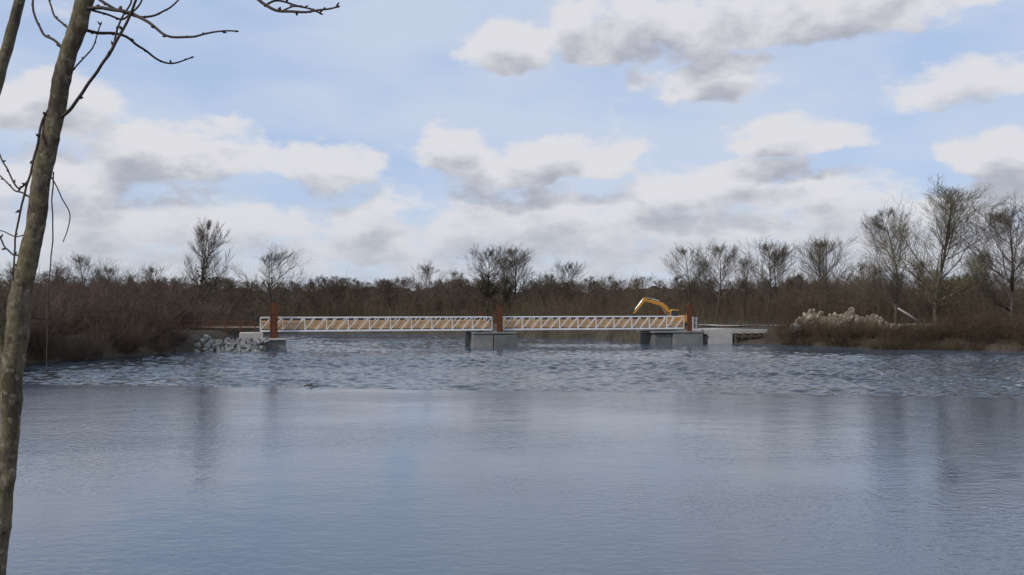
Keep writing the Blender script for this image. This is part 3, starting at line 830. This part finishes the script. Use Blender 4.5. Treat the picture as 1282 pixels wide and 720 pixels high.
for i in range(len(pc)):
    for k in range(n36):
        v=Vector(a.v[i*n36+k]); d=(v-pc[i]); dn=d.normalized()
        h=.006*mnoise.noise(v*9)+.003*mnoise.noise(v*30)+.0015*mnoise.noise(Vector((v.x*70,v.y*70,v.z*20)))
        for kp,kh in knots:
            q=(v-kp).length; h+=kh*math.exp(-(q/.025)**2)
        a.v[i*n36+k]=tuple(v+dn*h)
add_obj("trunk",a.mesh("trunk",M_near,True),ft)
rt=random.Random(5)
def branch(pts,w0,w1,dd=0.0,buds=True,mat=None,name="branch"):
    ps=[P(x,y,TD+dd*i/(len(pts)-1))-ftl for i,(x,y) in enumerate(pts)]
    rs=[(w0+(w1-w0)*i/(len(pts)-1))/2/F*TD for i in range(len(pts))]
    c,r_=resample(ps,rs,5)
    c=[p+Vector((mnoise.noise(p*12),mnoise.noise(p*12+Vector((5,5,5))),mnoise.noise(p*12+Vector((9,1,2)))))*.006 for p in c]
    a=Acc(); a.tube(c,r_,10 if w0>6 else 7)
    if buds:
        for i in range(4,len(c),4):
            d=(c[i]-c[i-1]).normalized(); s=Vector((rt.uniform(-1,1),rt.uniform(-.5,.5),rt.uniform(-.3,1))).normalized()
            o=c[i]; e=o+(d*.6+s*.8).normalized()*rt.uniform(.012,.03)
            a.tube([o,(o+e)/2,e],[r_[i]*.8,r_[i]*1.0+.0012,.0008],6)
        e=c[-1]; d=(c[-1]-c[-2]).normalized(); a.tube([e,e+d*.012,e+d*.024],[r_[-1],r_[-1]+.0018,.0006],6)
    add_obj(name,a.mesh(name,mat or M_neartwig,True),ft)
branch([(14,505),(2,440),(-14,350),(-24,230),(-16,140),(2,70),(16,15),(32,-50),(60,-150)],20,11,.35,False,M_near)
branch([(66,150),(84,138),(104,108),(128,74),(150,35),(166,0),(180,-40),(200,-90)],4.5,2.5,-.2)
branch([(96,8),(125,8),(160,14),(186,28),(205,42),(235,44),(262,38),(291,36)],5,1.8,-.4)
branch([(92,32),(118,38),(150,42),(172,56),(195,72),(215,78),(236,71)],4.5,1.8,.3)
branch([(110,-12),(135,5),(165,18),(190,17),(208,8),(222,-4)],4,1.8,-.2)
branch([(112,10),(128,14),(150,22),(165,10),(175,-4),(190,-30)],3,2,.2)
branch([(128,74),(140,50),(146,25),(160,2),(164,-25)],3,2,.1)
branch([(80,75),(68,50),(50,40),(38,12),(36,-20)],4,2.5,.2)
branch([(90,40),(76,28),(62,12),(55,-20)],3.5,2,.3)
branch([(125,-90),(200,-80),(270,-45),(310,-12),(330,4),(352,11),(380,12),(400,10),(419,6)],6,2,-.3)
branch([(330,4),(345,-2),(365,4),(385,8),(398,13)],3,2,.1)
branch([(352,11),(368,6),(384,8)],2.5,1.5,.1)
branch([(67,118),(52,150),(44,185),(34,225),(24,262),(18,300),(16,345)],3.6,2.0,-.2)
branch([(34,225),(22,235),(12,222),(4,205),(-6,188)],2.6,1.8,.1)
branch([(46,255),(30,243),(16,238),(4,225),(-8,215)],2.6,1.6,.2)
branch([(66,215),(64,250),(65,300),(61,350),(60,400),(59,440),(60,466)],1.8,1.2,-.1,False)
branch([(62,220),(76,245),(86,268),(84,288),(78,303)],1.6,1.1,.1,False)
branch([(28,320),(14,318),(4,305),(-6,290)],2.6,1.8,.2)
branch([(24,398),(10,400),(-6,404)],3,2,.2)
branch([(24,398),(44,399),(66,400)],1.8,1.2,.1,False)
branch([(40,290),(20,296),(2,290),(-8,285)],1.8,1.2,.1,False)
branch([(72,100),(82,96),(92,80),(112,58),(122,30)],2.6,1.6,.2)
branch([(150,-190),(220,-260),(300,-330),(360,-420)],8,3,.6)
branch([(165,-330),(100,-420),(40,-520)],8,3,-.5)
print("done")
